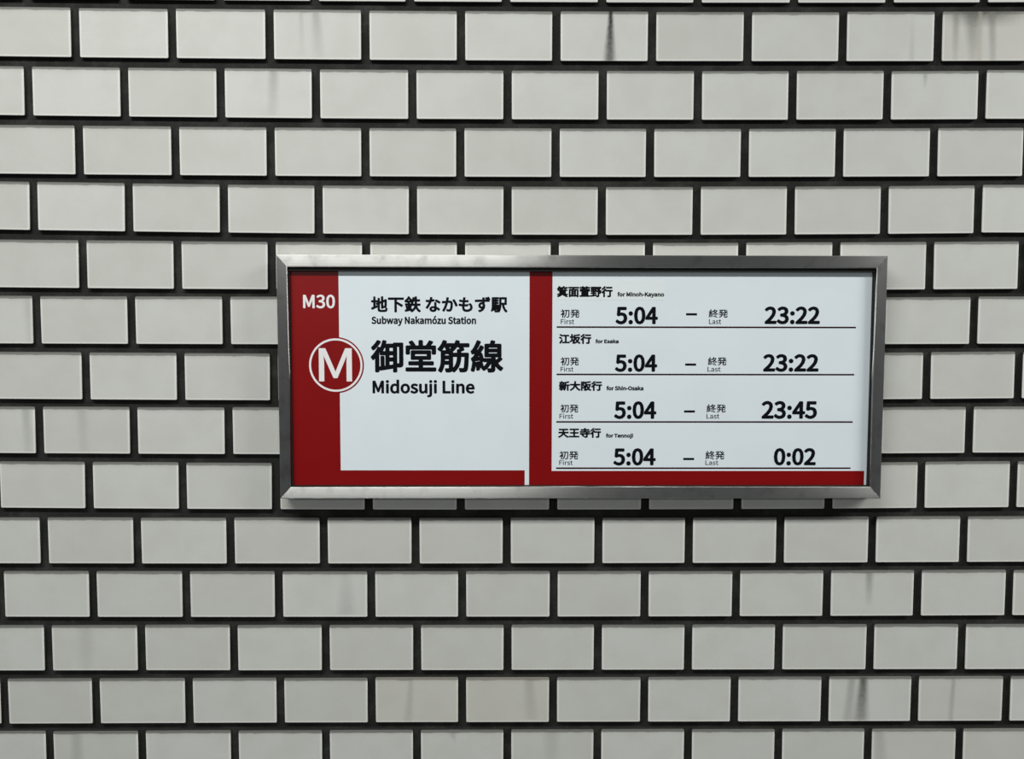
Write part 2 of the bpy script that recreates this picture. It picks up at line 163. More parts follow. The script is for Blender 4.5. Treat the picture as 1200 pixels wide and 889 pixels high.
 '大': (1000, '488 839 461 839 460 760 461 659 446 553 318 553 190 553 62 553 62 527 62 502 62 476 186 476 309 476 433 476 393 286 293 92 43 -16 64 -32 88 -59 100 -78 344 34 452 226 501 419 579 191 708 14 902 -78 915 -56 939 -25 958 -8 764 73 633 255 563 476 689 476 816 476 942 476 942 502 942 527 942 553 803 553 665 553 526 553 540 658 541 758 542 839 515 839'),
 '天': (1000, '193 455 66 455 66 430 66 404 66 379 189 379 311 379 434 379 398 238 300 90 42 -15 58 -30 81 -60 91 -78 346 27 455 175 501 323 582 127 715 -11 915 -77 926 -56 949 -26 966 -10 763 49 625 189 555 379 682 379 810 379 937 379 937 404 937 430 937 455 801 455 664 455 528 455 532 494 533 532 533 568 533 608 533 647 533 687 653 687 774 687 894 687 894 712 894 738 894 763 630 763 366 763 102 763 102 738 102 712 102 687 219 687 337 687 454 687 454 647 454 608 454 568 454 532 453 494 448 455 321 455'),
 '寺': (1000, '221 207 201 194 259 143 325 68 352 17 374 31 396 46 418 60 388 111 321 183 262 232 242 219;483 841 457 841 457 802 457 763 457 724 350 724 244 724 137 724 137 700 137 676 137 652 244 652 350 652 457 652 457 608 457 565 457 521 322 521 186 521 51 521 51 497 51 474 51 450 247 450 444 450 640 450 640 408 640 367 640 325 451 325 262 325 73 325 73 301 73 277 73 253 262 253 451 253 640 253 640 176 640 100 640 23 640 8 635 4 616 3 597 2 531 2 461 4 472 -18 484 -49 488 -71 576 -71 635 -70 671 -58 706 -46 717 -24 717 22 717 99 717 176 717 253 789 253 861 253 933 253 933 277 933 301 933 325 861 325 789 325 717 325 717 367 717 408 717 450 794 450 872 450 949 450 949 474 949 497 949 521 811 521 673 521 535 521 535 565 535 608 535 652 649 652 762 652 876 652 876 676 876 700 876 724 762 724 649 724 535 724 535 763 535 802 535 841 509 841'),
 '御': (1000, '221 832 198 840 162 774 91 693 28 641 40 628 59 600 68 584 140 644 217 734 267 815 244 823;773 763 689 763 689 482 689 201 689 -80 711 -80 734 -80 756 -80 756 178 756 437 756 695 795 695 835 695 874 695 874 514 874 332 874 151 874 141 870 139 861 138 851 137 822 137 788 138 797 119 807 88 809 69 862 68 893 70 914 82 936 95 942 117 942 150 942 354 942 559 942 763 858 763;241 632 219 640 170 534 92 428 17 356 30 340 52 306 60 291 89 320 118 354 147 392 147 235 147 79 147 -78 170 -78 193 -78 216 -78 216 112 216 302 216 492 234 520 251 549 266 578 283 569 310 552 324 542 346 575 367 617 386 664 410 664 434 664 458 664 458 612 458 560 458 508 401 508 344 508 287 508 287 485 287 462 287 439 344 439 401 439 458 439 458 316 458 194 458 71 430 67 402 62 374 58 374 160 374 261 374 363 354 363 333 363 313 363 313 259 313 154 313 50 294 48 276 45 257 43 263 20 268 -3 274 -26 381 -10 530 14 671 38 670 59 670 81 669 102 621 95 573 87 525 80 525 137 525 195 525 252 566 252 608 252 649 252 649 274 649 295 649 317 608 317 566 317 525 317 525 358 525 398 525 439 568 439 612 439 655 439 655 462 655 485 655 508 612 508 568 508 525 508 525 560 525 612 525 664 566 664 608 664 649 664 649 687 649 709 649 732 569 732 490 732 410 732 421 763 430 796 437 828 414 832 392 837 369 841 350 746 316 653 271 588 276 598 281 607 286 617 264 625'),
 '新': (1000, '377 222 360 213 390 163 426 95 442 51 460 62 477 72 495 83 480 125 444 190 411 240 394 231;155 230 135 235 115 174 82 112 41 68 56 59 82 40 94 30 133 77 173 150 196 220 176 225;665 762 553 744 553 629 553 515 553 400 553 267 545 95 460 -25 476 -34 506 -57 518 -71 610 59 623 256 623 400 623 411 623 421 623 432 674 432 724 432 775 432 775 263 775 94 775 -75 799 -75 824 -75 848 -75 848 94 848 263 848 432 885 432 921 432 958 432 958 455 958 479 958 502 846 502 735 502 623 502 623 566 623 630 623 694 729 710 843 736 927 767 907 785 886 804 866 822 794 792;237 833 214 827 230 799 246 765 258 735 192 735 127 735 61 735 61 714 61 693 61 672 208 672 356 672 503 672 503 693 503 714 503 735 447 735 392 735 336 735 323 768 301 811 282 844 259 838;400 662 377 667 365 621 342 553 323 507 231 507 138 507 46 507 46 486 46 464 46 443 114 443 183 443 251 443 251 408 251 374 251 339 184 339 117 339 50 339 50 317 50 295 50 273 117 273 184 273 251 273 251 188 251 103 251 18 251 8 249 6 239 5 228 4 197 4 162 5 172 -13 182 -41 184 -59 233 -59 267 -58 290 -47 313 -36 320 -18 320 17 320 102 320 188 320 273 382 273 445 273 507 273 507 295 507 317 507 339 445 339 382 339 320 339 320 374 320 408 320 443 386 443 453 443 519 443 519 464 519 486 519 507 476 507 434 507 391 507 410 549 429 603 447 652 424 657;146 656 126 651 146 606 161 546 165 507 187 513 208 519 230 525 225 563 208 622 187 665 167 660'),
 '江': (1000, '111 792 96 774 157 740 236 688 275 654 290 674 306 694 321 714 281 746 200 795 140 827 125 809;56 517 42 499 104 468 186 421 226 390 240 411 254 431 268 452 226 483 143 527 83 554 69 536;129 61 76 -16 97 -33 117 -50 138 -67 198 26 267 151 320 257 302 273 284 290 266 306 208 193;414 60 326 60 326 35 326 10 326 -15 537 -15 749 -15 960 -15 960 10 960 35 960 60 864 60 768 60 672 60 672 264 672 467 672 671 749 671 827 671 904 671 904 696 904 721 904 746 727 746 551 746 374 746 374 721 374 696 374 671 446 671 519 671 591 671 591 467 591 264 591 60 503 60'),
 '王': (1000, '188 39 52 39 52 14 52 -10 52 -35 351 -35 650 -35 949 -35 949 -10 949 14 949 39 812 39 675 39 538 39 538 142 538 245 538 348 646 348 755 348 863 348 863 373 863 397 863 422 755 422 646 422 538 422 538 514 538 607 538 699 658 699 777 699 897 699 897 724 897 748 897 773 632 773 368 773 103 773 103 748 103 724 103 699 222 699 341 699 460 699 460 607 460 514 460 422 356 422 251 422 147 422 147 397 147 373 147 348 251 348 356 348 460 348 460 245 460 142 460 39 324 39'),
 '発': (1000, '903 702 884 715 848 676 790 624 741 585 717 609 695 635 675 662 723 697 779 745 823 789 804 802 785 816 766 829 735 794 686 747 642 710 617 751 596 793 579 837 557 830 536 824 514 817 564 688 641 573 737 485 580 485 424 485 267 485 356 561 432 659 475 776 458 784 442 792 425 800 420 799 416 798 411 797 316 797 220 797 125 797 125 775 125 753 125 731 208 731 292 731 375 731 351 684 318 639 281 598 249 628 200 667 160 696 144 683 128 669 112 656 153 625 203 582 234 551 171 494 99 448 29 420 44 406 65 380 75 363 126 386 177 416 226 452 226 439 226 426 226 413 261 413 297 413 332 413 332 369 332 324 332 280 332 275 332 269 332 264 255 264 177 264 100 264 100 241 100 217 100 194 175 194 249 194 324 194 306 111 248 31 79 -26 95 -40 118 -67 127 -85 323 -16 384 86 401 194 461 194 522 194 582 194 582 141 582 87 582 34 582 -50 604 -73 689 -73 707 -73 802 -73 820 -73 894 -73 915 -36 923 92 902 97 872 109 855 122 851 15 846 -4 814 -4 794 -4 715 -4 699 -4 665 -4 659 1 659 33 659 87 659 140 659 194 739 194 818 194 898 194 898 217 898 241 898 264 818 264 739 264 659 264 659 314 659 363 659 413 698 413 737 413 776 413 776 426 776 439 776 452 820 417 868 387 919 364 931 384 954 413 972 428 903 455 839 495 783 544 834 581 894 630 940 675 921 688;407 368 407 413 465 413 524 413 582 413 582 363 582 314 582 264 524 264 465 264 407 264 407 269 407 274 407 279 407 324'),
 '筋': (1000, '317 473 374 473 374 442 374 410 374 379 317 379 261 379 204 379 204 410 204 442 204 473 261 473;236 536 132 536 132 463 132 391 132 318 132 207 124 62 45 -44 62 -51 93 -72 106 -85 156 -17 181 70 193 155 253 155 314 155 374 155 374 105 374 55 374 5 374 -7 370 -10 357 -11 344 -12 302 -12 255 -11 265 -30 274 -60 277 -79 342 -79 385 -79 411 -67 438 -55 445 -34 445 5 445 182 445 359 445 536 341 536;317 316 374 316 374 283 374 249 374 216 316 216 258 216 200 216 203 251 204 285 204 316 261 316;646 571 622 571 622 534 622 497 622 460 575 460 529 460 482 460 482 437 482 415 482 392 529 392 575 392 622 392 622 261 604 97 447 -34 465 -47 488 -65 500 -81 669 60 693 238 693 392 745 392 797 392 849 392 841 126 831 29 812 6 804 -4 796 -6 779 -6 763 -6 720 -6 675 -2 687 -21 694 -52 696 -74 741 -76 787 -76 813 -73 841 -70 859 -63 876 -40 903 -5 912 106 922 426 923 436 923 460 923 460 846 460 770 460 693 460 693 497 693 534 693 571 669 571;215 838 191 844 156 750 97 657 31 597 49 587 81 566 95 555 129 590 162 634 192 684 208 684 223 684 239 684 263 642 285 592 295 559 317 567 340 575 362 583 353 611 335 649 315 684 372 684 428 684 485 684 485 705 485 727 485 748 399 748 313 748 227 748 240 773 252 800 262 826 238 832;603 838 578 844 544 749 482 661 410 604 428 594 460 572 474 560 511 593 547 636 579 684 604 684 628 684 653 684 682 643 711 591 724 557 746 565 768 574 790 582 779 611 756 649 732 684 802 684 872 684 942 684 942 705 942 727 942 748 834 748 725 748 617 748 630 773 642 799 652 826 627 832'),
 '箕': (1000, '358 91 332 100 269 46 157 1 50 -27 68 -40 99 -67 113 -83 216 -49 336 6 409 74 383 83;604 73 582 60 685 15 790 -40 850 -82 881 -69 913 -57 944 -44 874 -1 756 56 649 99 627 86;602 839 578 845 545 756 485 672 414 618 433 608 463 587 476 574 512 606 547 646 578 692 599 692 621 692 642 692 666 662 690 627 704 600 700 600 696 600 692 600 692 578 692 555 692 533 566 533 439 533 313 533 313 555 313 578 313 600 310 600 308 600 305 600 320 606 335 612 350 618 343 638 329 666 313 692 371 692 428 692 486 692 486 712 486 732 486 752 398 752 309 752 221 752 233 777 244 802 254 827 231 833 207 839 184 845 152 756 98 669 36 610 54 601 85 580 98 570 130 603 161 645 189 692 205 692 220 692 236 692 255 662 273 626 282 600 268 600 254 600 240 600 240 578 240 555 240 533 192 533 145 533 97 533 97 513 97 494 97 474 145 474 192 474 240 474 240 370 240 266 240 162 178 162 116 162 54 162 54 142 54 123 54 103 351 103 647 103 944 103 944 123 944 142 944 162 884 162 825 162 765 162 765 266 765 370 765 474 813 474 861 474 909 474 909 494 909 513 909 533 861 533 813 533 765 533 765 555 765 578 765 600 754 600 744 600 733 600 747 606 761 612 775 618 765 639 746 666 726 692 798 692 871 692 943 692 943 712 943 732 943 752 833 752 724 752 614 752 628 776 639 801 649 827 625 833;313 452 313 474 439 474 566 474 692 474 692 452 692 430 692 408 566 408 439 408 313 408 313 430;439 162 313 162 313 185 313 207 313 230 439 230 566 230 692 230 692 207 692 185 692 162 566 162;313 331 313 353 439 353 566 353 692 353 692 331 692 309 692 287 566 287 439 287 313 287 313 309'),
 '終': (1000, '582 280 567 264 638 235 724 184 770 148 785 165 801 183 816 200 770 235 683 283 613 312 598 296;473 92 458 74 593 37 757 -32 847 -85 862 -65 876 -46 891 -26 800 24 636 92 503 128 488 110;209 192 190 189 202 120 213 29 216 -30 235 -26 255 -22 274 -18 271 41 259 130 247 199 228 196;105 193 84 197 74 116 60 26 36 -35 52 -40 82 -50 95 -57 116 5 135 99 146 186 125 190;310 212 292 206 314 148 338 70 348 21 367 27 385 34 404 40 393 89 368 165 345 223 327 217;575 666 577 669 651 669 726 669 800 669 770 611 730 558 682 511 638 557 600 607 571 660 573 663;612 836 587 840 552 749 484 635 383 550 399 540 424 518 435 503 471 534 502 568 530 604 559 555 594 508 633 465 562 405 480 357 397 324 412 312 435 283 444 265 527 301 609 352 682 415 753 348 833 294 917 258 928 278 950 305 967 319 883 350 802 401 732 463 801 533 859 616 898 712 883 721 867 730 852 739 848 738 843 737 839 736 765 736 690 736 616 736 633 767 648 799 661 829 636 833;62 255 66 240 84 250 114 257 321 289 327 268 331 248 334 231 354 237 375 244 395 250 385 303 358 391 331 459 312 454 292 449 273 444 284 414 296 380 306 346 256 339 205 332 155 325 236 417 317 535 383 651 361 664 340 676 318 689 296 643 269 596 242 553 206 550 171 547 135 544 192 620 248 719 292 814 269 824 246 833 223 843 183 734 113 619 91 590 71 558 53 538 36 534 44 515 55 481 59 466 73 472 95 477 201 490 164 436 131 393 116 376 85 340 63 315 42 310 50 291'),
 '線': (1000, '523 500 523 530 628 530 732 530 837 530 837 500 837 471 837 441 732 441 628 441 523 441 523 471;523 645 523 674 628 674 732 674 837 674 837 645 837 616 837 587 732 587 628 587 523 587 523 616;201 192 182 189 193 121 203 31 204 -27 224 -23 243 -20 263 -16 260 42 250 130 238 198 219 195;104 193 84 197 74 114 59 22 35 -40 51 -45 81 -55 94 -62 115 2 134 98 145 186 125 190;292 213 275 208 294 156 314 87 322 43 340 49 359 55 377 61 368 105 347 172 327 223 310 218;904 330 885 345 857 310 812 265 772 230 752 267 736 306 724 347 724 358 724 370 724 381 786 381 847 381 909 381 909 499 909 616 909 734 833 734 758 734 682 734 696 764 710 793 724 823 696 829 669 835 641 841 634 810 620 768 607 734 556 734 504 734 453 734 453 616 453 499 453 381 520 381 586 381 653 381 653 255 653 129 653 3 653 -9 650 -11 636 -12 623 -13 581 -13 534 -12 544 -31 553 -61 556 -81 621 -81 663 -81 690 -69 717 -57 724 -36 724 3 724 66 724 129 724 192 771 94 836 12 915 -36 926 -18 948 9 964 23 900 56 844 112 800 180 845 213 896 259 941 300 922 315;469 298 416 298 416 277 416 256 416 235 460 235 503 235 547 235 510 137 439 58 362 20 376 7 395 -16 405 -32 507 24 594 132 631 285 616 290 602 295 587 300 583 299 579 299 575 298 522 298;62 256 66 240 84 250 115 256 314 287 318 268 321 248 325 229 345 235 366 241 386 247 379 301 353 391 329 460 310 455 290 451 271 446 282 415 292 380 301 346 253 340 205 333 157 327 238 420 316 536 380 652 358 665 337 677 315 690 293 644 267 598 240 556 206 553 171 550 137 547 191 623 245 720 287 813 264 823 240 832 217 842 178 733 111 619 89 590 70 559 52 539 35 535 43 516 55 481 59 466 73 472 95 477 198 490 162 436 129 396 115 378 85 341 63 316 41 311 50 291'),
 '萱': (1000, '404 477 211 477 211 460 211 443 211 426 404 426 596 426 789 426 789 443 789 460 789 477 596 477;353 17 57 17 57 -4 57 -25 57 -46 353 -46 648 -46 944 -46 944 -25 944 -4 944 17 648 17;292 177 292 201 430 201 567 201 705 201 705 177 705 152 705 128 567 128 430 128 292 128 292 152;292 295 292 319 430 319 567 319 705 319 705 295 705 272 705 248 567 248 430 248 292 248 292 272;407 368 221 368 221 272 221 175 221 79 407 79 593 79 779 79 779 175 779 272 779 368 593 368;454 667 430 660 442 640 454 616 464 593 338 593 211 593 85 593 85 535 85 478 85 420 108 420 131 420 154 420 154 458 154 495 154 533 384 533 613 533 843 533 843 495 843 458 843 420 867 420 890 420 914 420 914 478 914 535 914 593 792 593 671 593 549 593 537 621 519 654 502 680 478 673;136 772 62 772 62 751 62 729 62 708 136 708 210 708 284 708 284 683 284 658 284 633 308 633 333 633 357 633 357 658 357 683 357 708 450 708 544 708 637 708 637 683 637 658 637 633 661 633 686 633 710 633 710 658 710 683 710 708 787 708 864 708 941 708 941 729 941 751 941 772 864 772 787 772 710 772 710 795 710 817 710 840 686 840 661 840 637 840 637 817 637 795 637 772 544 772 450 772 357 772 357 795 357 817 357 840 333 840 308 840 284 840 284 817 284 795 284 772 210 772'),
 '行': (1000, '599 780 435 780 435 756 435 732 435 708 599 708 763 708 927 708 927 732 927 756 927 780 763 780;291 831 267 841 216 768 119 679 35 622 48 608 69 579 79 562 169 626 272 724 339 811 315 821;579 504 391 504 391 480 391 456 391 432 503 432 616 432 728 432 728 294 728 155 728 17 728 1 721 -4 702 -5 684 -6 616 -6 545 -3 556 -25 567 -56 570 -77 668 -77 726 -79 759 -66 792 -53 804 -30 804 16 804 155 804 293 804 432 854 432 905 432 955 432 955 456 955 480 955 504 767 504;331 617 307 626 238 512 128 396 25 322 40 307 67 274 78 259 115 289 154 325 192 364 192 215 192 66 192 -83 217 -83 241 -83 266 -83 266 93 266 270 266 446 308 496 346 548 378 600 354 609'),
 '野': (1000, '135 523 135 560 175 560 216 560 256 560 256 523 256 486 256 449 216 449 175 449 135 449 135 486;320 523 320 560 360 560 400 560 440 560 440 523 440 486 440 449 400 449 360 449 320 449 320 486;135 692 135 728 175 728 216 728 256 728 256 692 256 655 256 619 216 619 175 619 135 619 135 655;320 692 320 728 360 728 400 728 440 728 440 692 440 655 440 619 400 619 360 619 320 619 320 655;109 41 38 32 41 7 45 -17 48 -42 175 -23 358 3 531 30 531 52 530 74 530 96 461 87 393 77 324 68 324 114 324 160 324 206 384 206 445 206 505 206 505 229 505 251 505 274 445 274 384 274 324 274 324 312 324 349 324 387 384 387 445 387 505 387 505 521 505 656 505 790 361 790 216 790 72 790 72 656 72 521 72 387 132 387 192 387 252 387 252 349 252 312 252 274 192 274 131 274 71 274 71 251 71 229 71 206 131 206 192 206 252 206 252 157 252 108 252 59 181 50;593 628 577 613 650 575 732 517 787 467 700 467 613 467 526 467 526 443 526 419 526 395 580 395 633 395 687 395 687 268 687 140 687 13 687 -1 683 -5 667 -6 651 -7 599 -7 540 -4 550 -26 561 -58 564 -79 639 -79 691 -78 722 -66 753 -54 762 -31 762 11 762 139 762 267 762 395 801 395 840 395 879 395 862 336 842 276 823 235 844 229 864 224 885 218 914 278 945 373 970 456 953 461 936 465 919 470 915 469 910 468 906 467 886 467 867 467 847 467 854 474 860 482 867 489 845 511 813 537 778 563 844 617 909 690 954 759 937 770 921 781 904 792 899 791 894 789 889 788 772 788 655 788 538 788 538 765 538 743 538 720 637 720 736 720 835 720 804 678 765 634 726 600 692 622 658 643 625 659 609 644'),
 '鉄': (1000, '123 284 107 280 124 220 140 144 144 93 161 98 178 103 195 108 190 158 174 234 155 293 139 289;390 299 371 305 363 251 342 170 326 121 341 116 356 110 371 105 388 152 408 225 427 287 408 293;284 837 265 846 214 747 125 655 41 597 51 579 67 538 73 521 95 538 117 557 139 579 139 560 139 540 139 521 172 521 205 521 238 521 238 484 238 448 238 411 184 411 129 411 75 411 75 389 75 368 75 346 129 346 184 346 238 346 238 250 238 155 238 59 178 47 118 35 58 23 63 0 69 -22 74 -45 175 -22 316 10 448 42 447 62 445 82 444 102 396 92 347 81 299 71 299 163 299 254 299 346 345 346 391 346 437 346 437 368 437 389 437 411 391 411 345 411 299 411 299 448 299 484 299 521 334 521 368 521 403 521 403 543 403 564 403 586 318 586 232 586 147 586 189 627 229 675 265 726 326 682 390 628 429 586 440 607 452 627 463 648 424 686 361 737 299 780 306 793 314 806 321 819 302 828;688 835 663 835 663 777 663 718 663 660 635 660 608 660 580 660 589 701 597 744 603 788 579 792 556 795 532 799 517 681 490 563 443 486 460 477 492 458 506 448 528 487 547 536 563 591 596 591 630 591 663 591 663 557 663 524 663 490 663 460 663 428 661 396 596 396 530 396 465 396 465 372 465 348 465 324 528 324 590 324 653 324 633 196 573 66 396 -22 414 -36 437 -63 447 -79 590 -1 663 102 700 210 742 80 809 -21 914 -77 925 -58 949 -29 966 -14 844 42 772 167 738 324 808 324 877 324 947 324 947 348 947 372 947 396 876 396 805 396 734 396 736 428 737 459 737 489 737 523 737 557 737 591 799 591 862 591 924 591 924 614 924 637 924 660 862 660 799 660 737 660 737 718 737 777 737 835 712 835'),
 '阪': (1000, '759 479 836 479 813 365 772 268 719 189 667 272 629 370 604 479 681 479;595 784 443 772 443 653 443 533 443 414 443 266 431 85 340 -41 359 -51 387 -72 400 -85 501 52 514 246 514 414 514 436 514 457 514 479 523 479 533 479 542 479 571 345 614 228 676 132 617 62 546 11 469 -21 484 -36 504 -64 514 -83 591 -47 661 4 720 71 773 5 837 -47 914 -84 926 -65 949 -37 966 -23 885 10 819 62 765 127 838 230 891 365 917 538 902 542 886 547 871 551 867 550 863 549 859 548 744 548 629 548 514 548 514 603 514 657 514 712 656 722 813 741 924 768 908 789 893 811 877 832 771 806;161 797 81 797 81 505 81 212 81 -80 103 -80 126 -80 148 -80 148 190 148 459 148 729 196 729 243 729 291 729 265 661 231 571 198 498 280 419 304 352 304 297 304 266 297 241 280 230 269 223 256 221 241 220 221 218 194 218 165 222 177 203 185 174 186 156 213 154 244 155 270 157 291 159 312 165 327 175 358 195 371 237 371 290 371 352 352 423 268 507 306 587 350 687 382 770 366 780 349 790 333 800 329 799 325 798 321 797 241 797'),
 '面': (1000, '389 296 389 334 460 334 530 334 601 334 601 296 601 259 601 221 530 221 460 221 389 221 389 259;460 395 389 395 389 432 389 469 389 506 460 506 530 506 601 506 601 469 601 432 601 395 530 395;389 121 389 160 460 160 530 160 601 160 601 121 601 82 601 43 530 43 460 43 389 43 389 82;354 774 58 774 58 750 58 726 58 702 187 702 315 702 444 702 437 661 426 614 416 576 312 576 208 576 104 576 104 357 104 139 104 -80 128 -80 152 -80 176 -80 176 -62 176 -45 176 -27 391 -27 605 -27 820 -27 820 -45 820 -62 820 -80 845 -80 871 -80 896 -80 896 139 896 357 896 576 762 576 627 576 493 576 506 618 519 660 532 702 670 702 807 702 945 702 945 726 945 750 945 774 649 774;224 43 176 43 176 197 176 352 176 506 224 506 272 506 320 506 320 352 320 197 320 43 272 43;820 197 820 43 770 43 720 43 670 43 670 197 670 352 670 506 720 506 770 506 820 506 820 352'),
 '駅': (1000, '239 219 226 216 245 165 262 98 265 54 279 57 292 61 306 64 301 107 284 174 264 224 251 221;165 208 152 206 162 147 168 72 166 21 180 23 193 26 207 28 209 77 202 152 191 211 178 209;96 223 81 226 77 138 65 48 29 -3 43 -11 57 -20 71 -28 111 28 122 125 127 218 112 221;666 799 536 799 536 672 536 546 536 419 536 274 527 87 433 -43 450 -51 481 -69 494 -82 586 46 604 239 606 389 636 389 667 389 697 389 730 175 792 7 919 -84 930 -64 953 -37 970 -23 855 51 795 204 765 389 819 389 872 389 926 389 926 526 926 662 926 799 796 799;606 640 606 730 690 730 773 730 857 730 857 640 857 549 857 459 773 459 690 459 606 459 606 549;217 587 249 587 249 557 249 526 249 496 217 496 184 496 152 496 152 526 152 557 152 587 184 587;211 799 87 799 87 627 87 455 87 283 191 283 296 283 400 283 397 220 393 169 390 128 378 162 356 210 333 246 321 242 310 237 298 233 321 192 346 138 355 102 366 107 377 111 388 116 381 38 370 3 361 -10 354 -20 346 -22 332 -22 319 -22 287 -21 252 -17 261 -35 267 -61 269 -79 305 -81 341 -81 361 -79 385 -77 401 -71 416 -52 441 -22 453 67 465 314 466 324 467 344 467 344 415 344 364 344 312 344 312 375 312 406 312 437 354 437 396 437 438 437 438 457 438 476 438 496 396 496 354 496 312 496 312 526 312 557 312 587 354 587 396 587 438 587 438 607 438 627 438 647 396 647 354 647 312 647 312 677 312 706 312 736 361 736 409 736 458 736 458 757 458 778 458 799 334 799;249 677 249 647 217 647 184 647 152 647 152 677 152 706 152 736 184 736 217 736 249 736 249 706;217 437 249 437 249 406 249 375 249 344 217 344 184 344 152 344 152 375 152 406 152 437 184 437'),
}

# ------------------------------------------------------------------ materials
def lin(r, g, b):
    f = lambda c: (c / 255 / 12.92) if c <= 10 else ((c / 255 + 0.055) / 1.055) ** 2.4
    return (f(r), f(g), f(b), 1)


class Nodes:
    """small helper to write node graphs as expressions"""
    def __init__(self, name):
        self.m = bpy.data.materials.new(name)
        self.m.use_nodes = True
        self.t = self.m.node_tree
        self.bsdf = self.t.nodes['Principled BSDF']

    def new(self, kind, **props):
        n = self.t.nodes.new(kind)
        for k, v in props.items():
            setattr(n, k, v)
        return n

    def put(self, sock, v):
        if isinstance(v, bpy.types.NodeSocket):
            self.t.links.new(v, sock)
        else:
            sock.default_value = v

    def math(self, op, a, b=None, c=None, clamp=False):
        n = self.new('ShaderNodeMath', operation=op, use_clamp=clamp)
        for i, v in enumerate((a, b, c)):
            if v is not None:
                self.put(n.inputs[i], v)
        return n.outputs[0]

    def step(self, v, lo, hi, a=0.0, b=1.0):
        n = self.new('ShaderNodeMapRange', interpolation_type='SMOOTHSTEP')
        for i, q in enumerate((v, lo, hi, a, b)):
            self.put(n.inputs[i], q)
        return n.outputs[0]

    def mix(self, f, a, b):
        n = self.new('ShaderNodeMix', data_type='RGBA')
        self.put(n.inputs[0], f)
        self.put(n.inputs[6], a)
        self.put(n.inputs[7], b)
        return n.outputs[2]

    def noise(self, vec, scale, detail=2.0, rough=0.5):
        n = self.new('ShaderNodeTexNoise')
        self.put(n.inputs['Vector'], vec)
        n.inputs['Scale'].default_value = scale
        n.inputs['Detail'].default_value = detail
        n.inputs['Roughness'].default_value = rough
        return n.outputs['Fac']

    def bump(self, h, strength, dist):
        n = self.new('ShaderNodeBump')
        n.inputs['Strength'].default_value = strength
        n.inputs['Distance'].default_value = dist
        self.put(n.inputs['Height'], h)
        self.put(self.bsdf.inputs['Normal'], n.outputs[0])


def plain(name, colour, rough=0.5, spec=0.3, metallic=0.0):
    g = Nodes(name)
    g.bsdf.inputs['Base Color'].default_value = colour
    g.bsdf.inputs['Roughness'].default_value = rough
    g.bsdf.inputs['Specular IOR Level'].default_value = spec
    g.bsdf.inputs['Metallic'].default_value = metallic
    return g.m


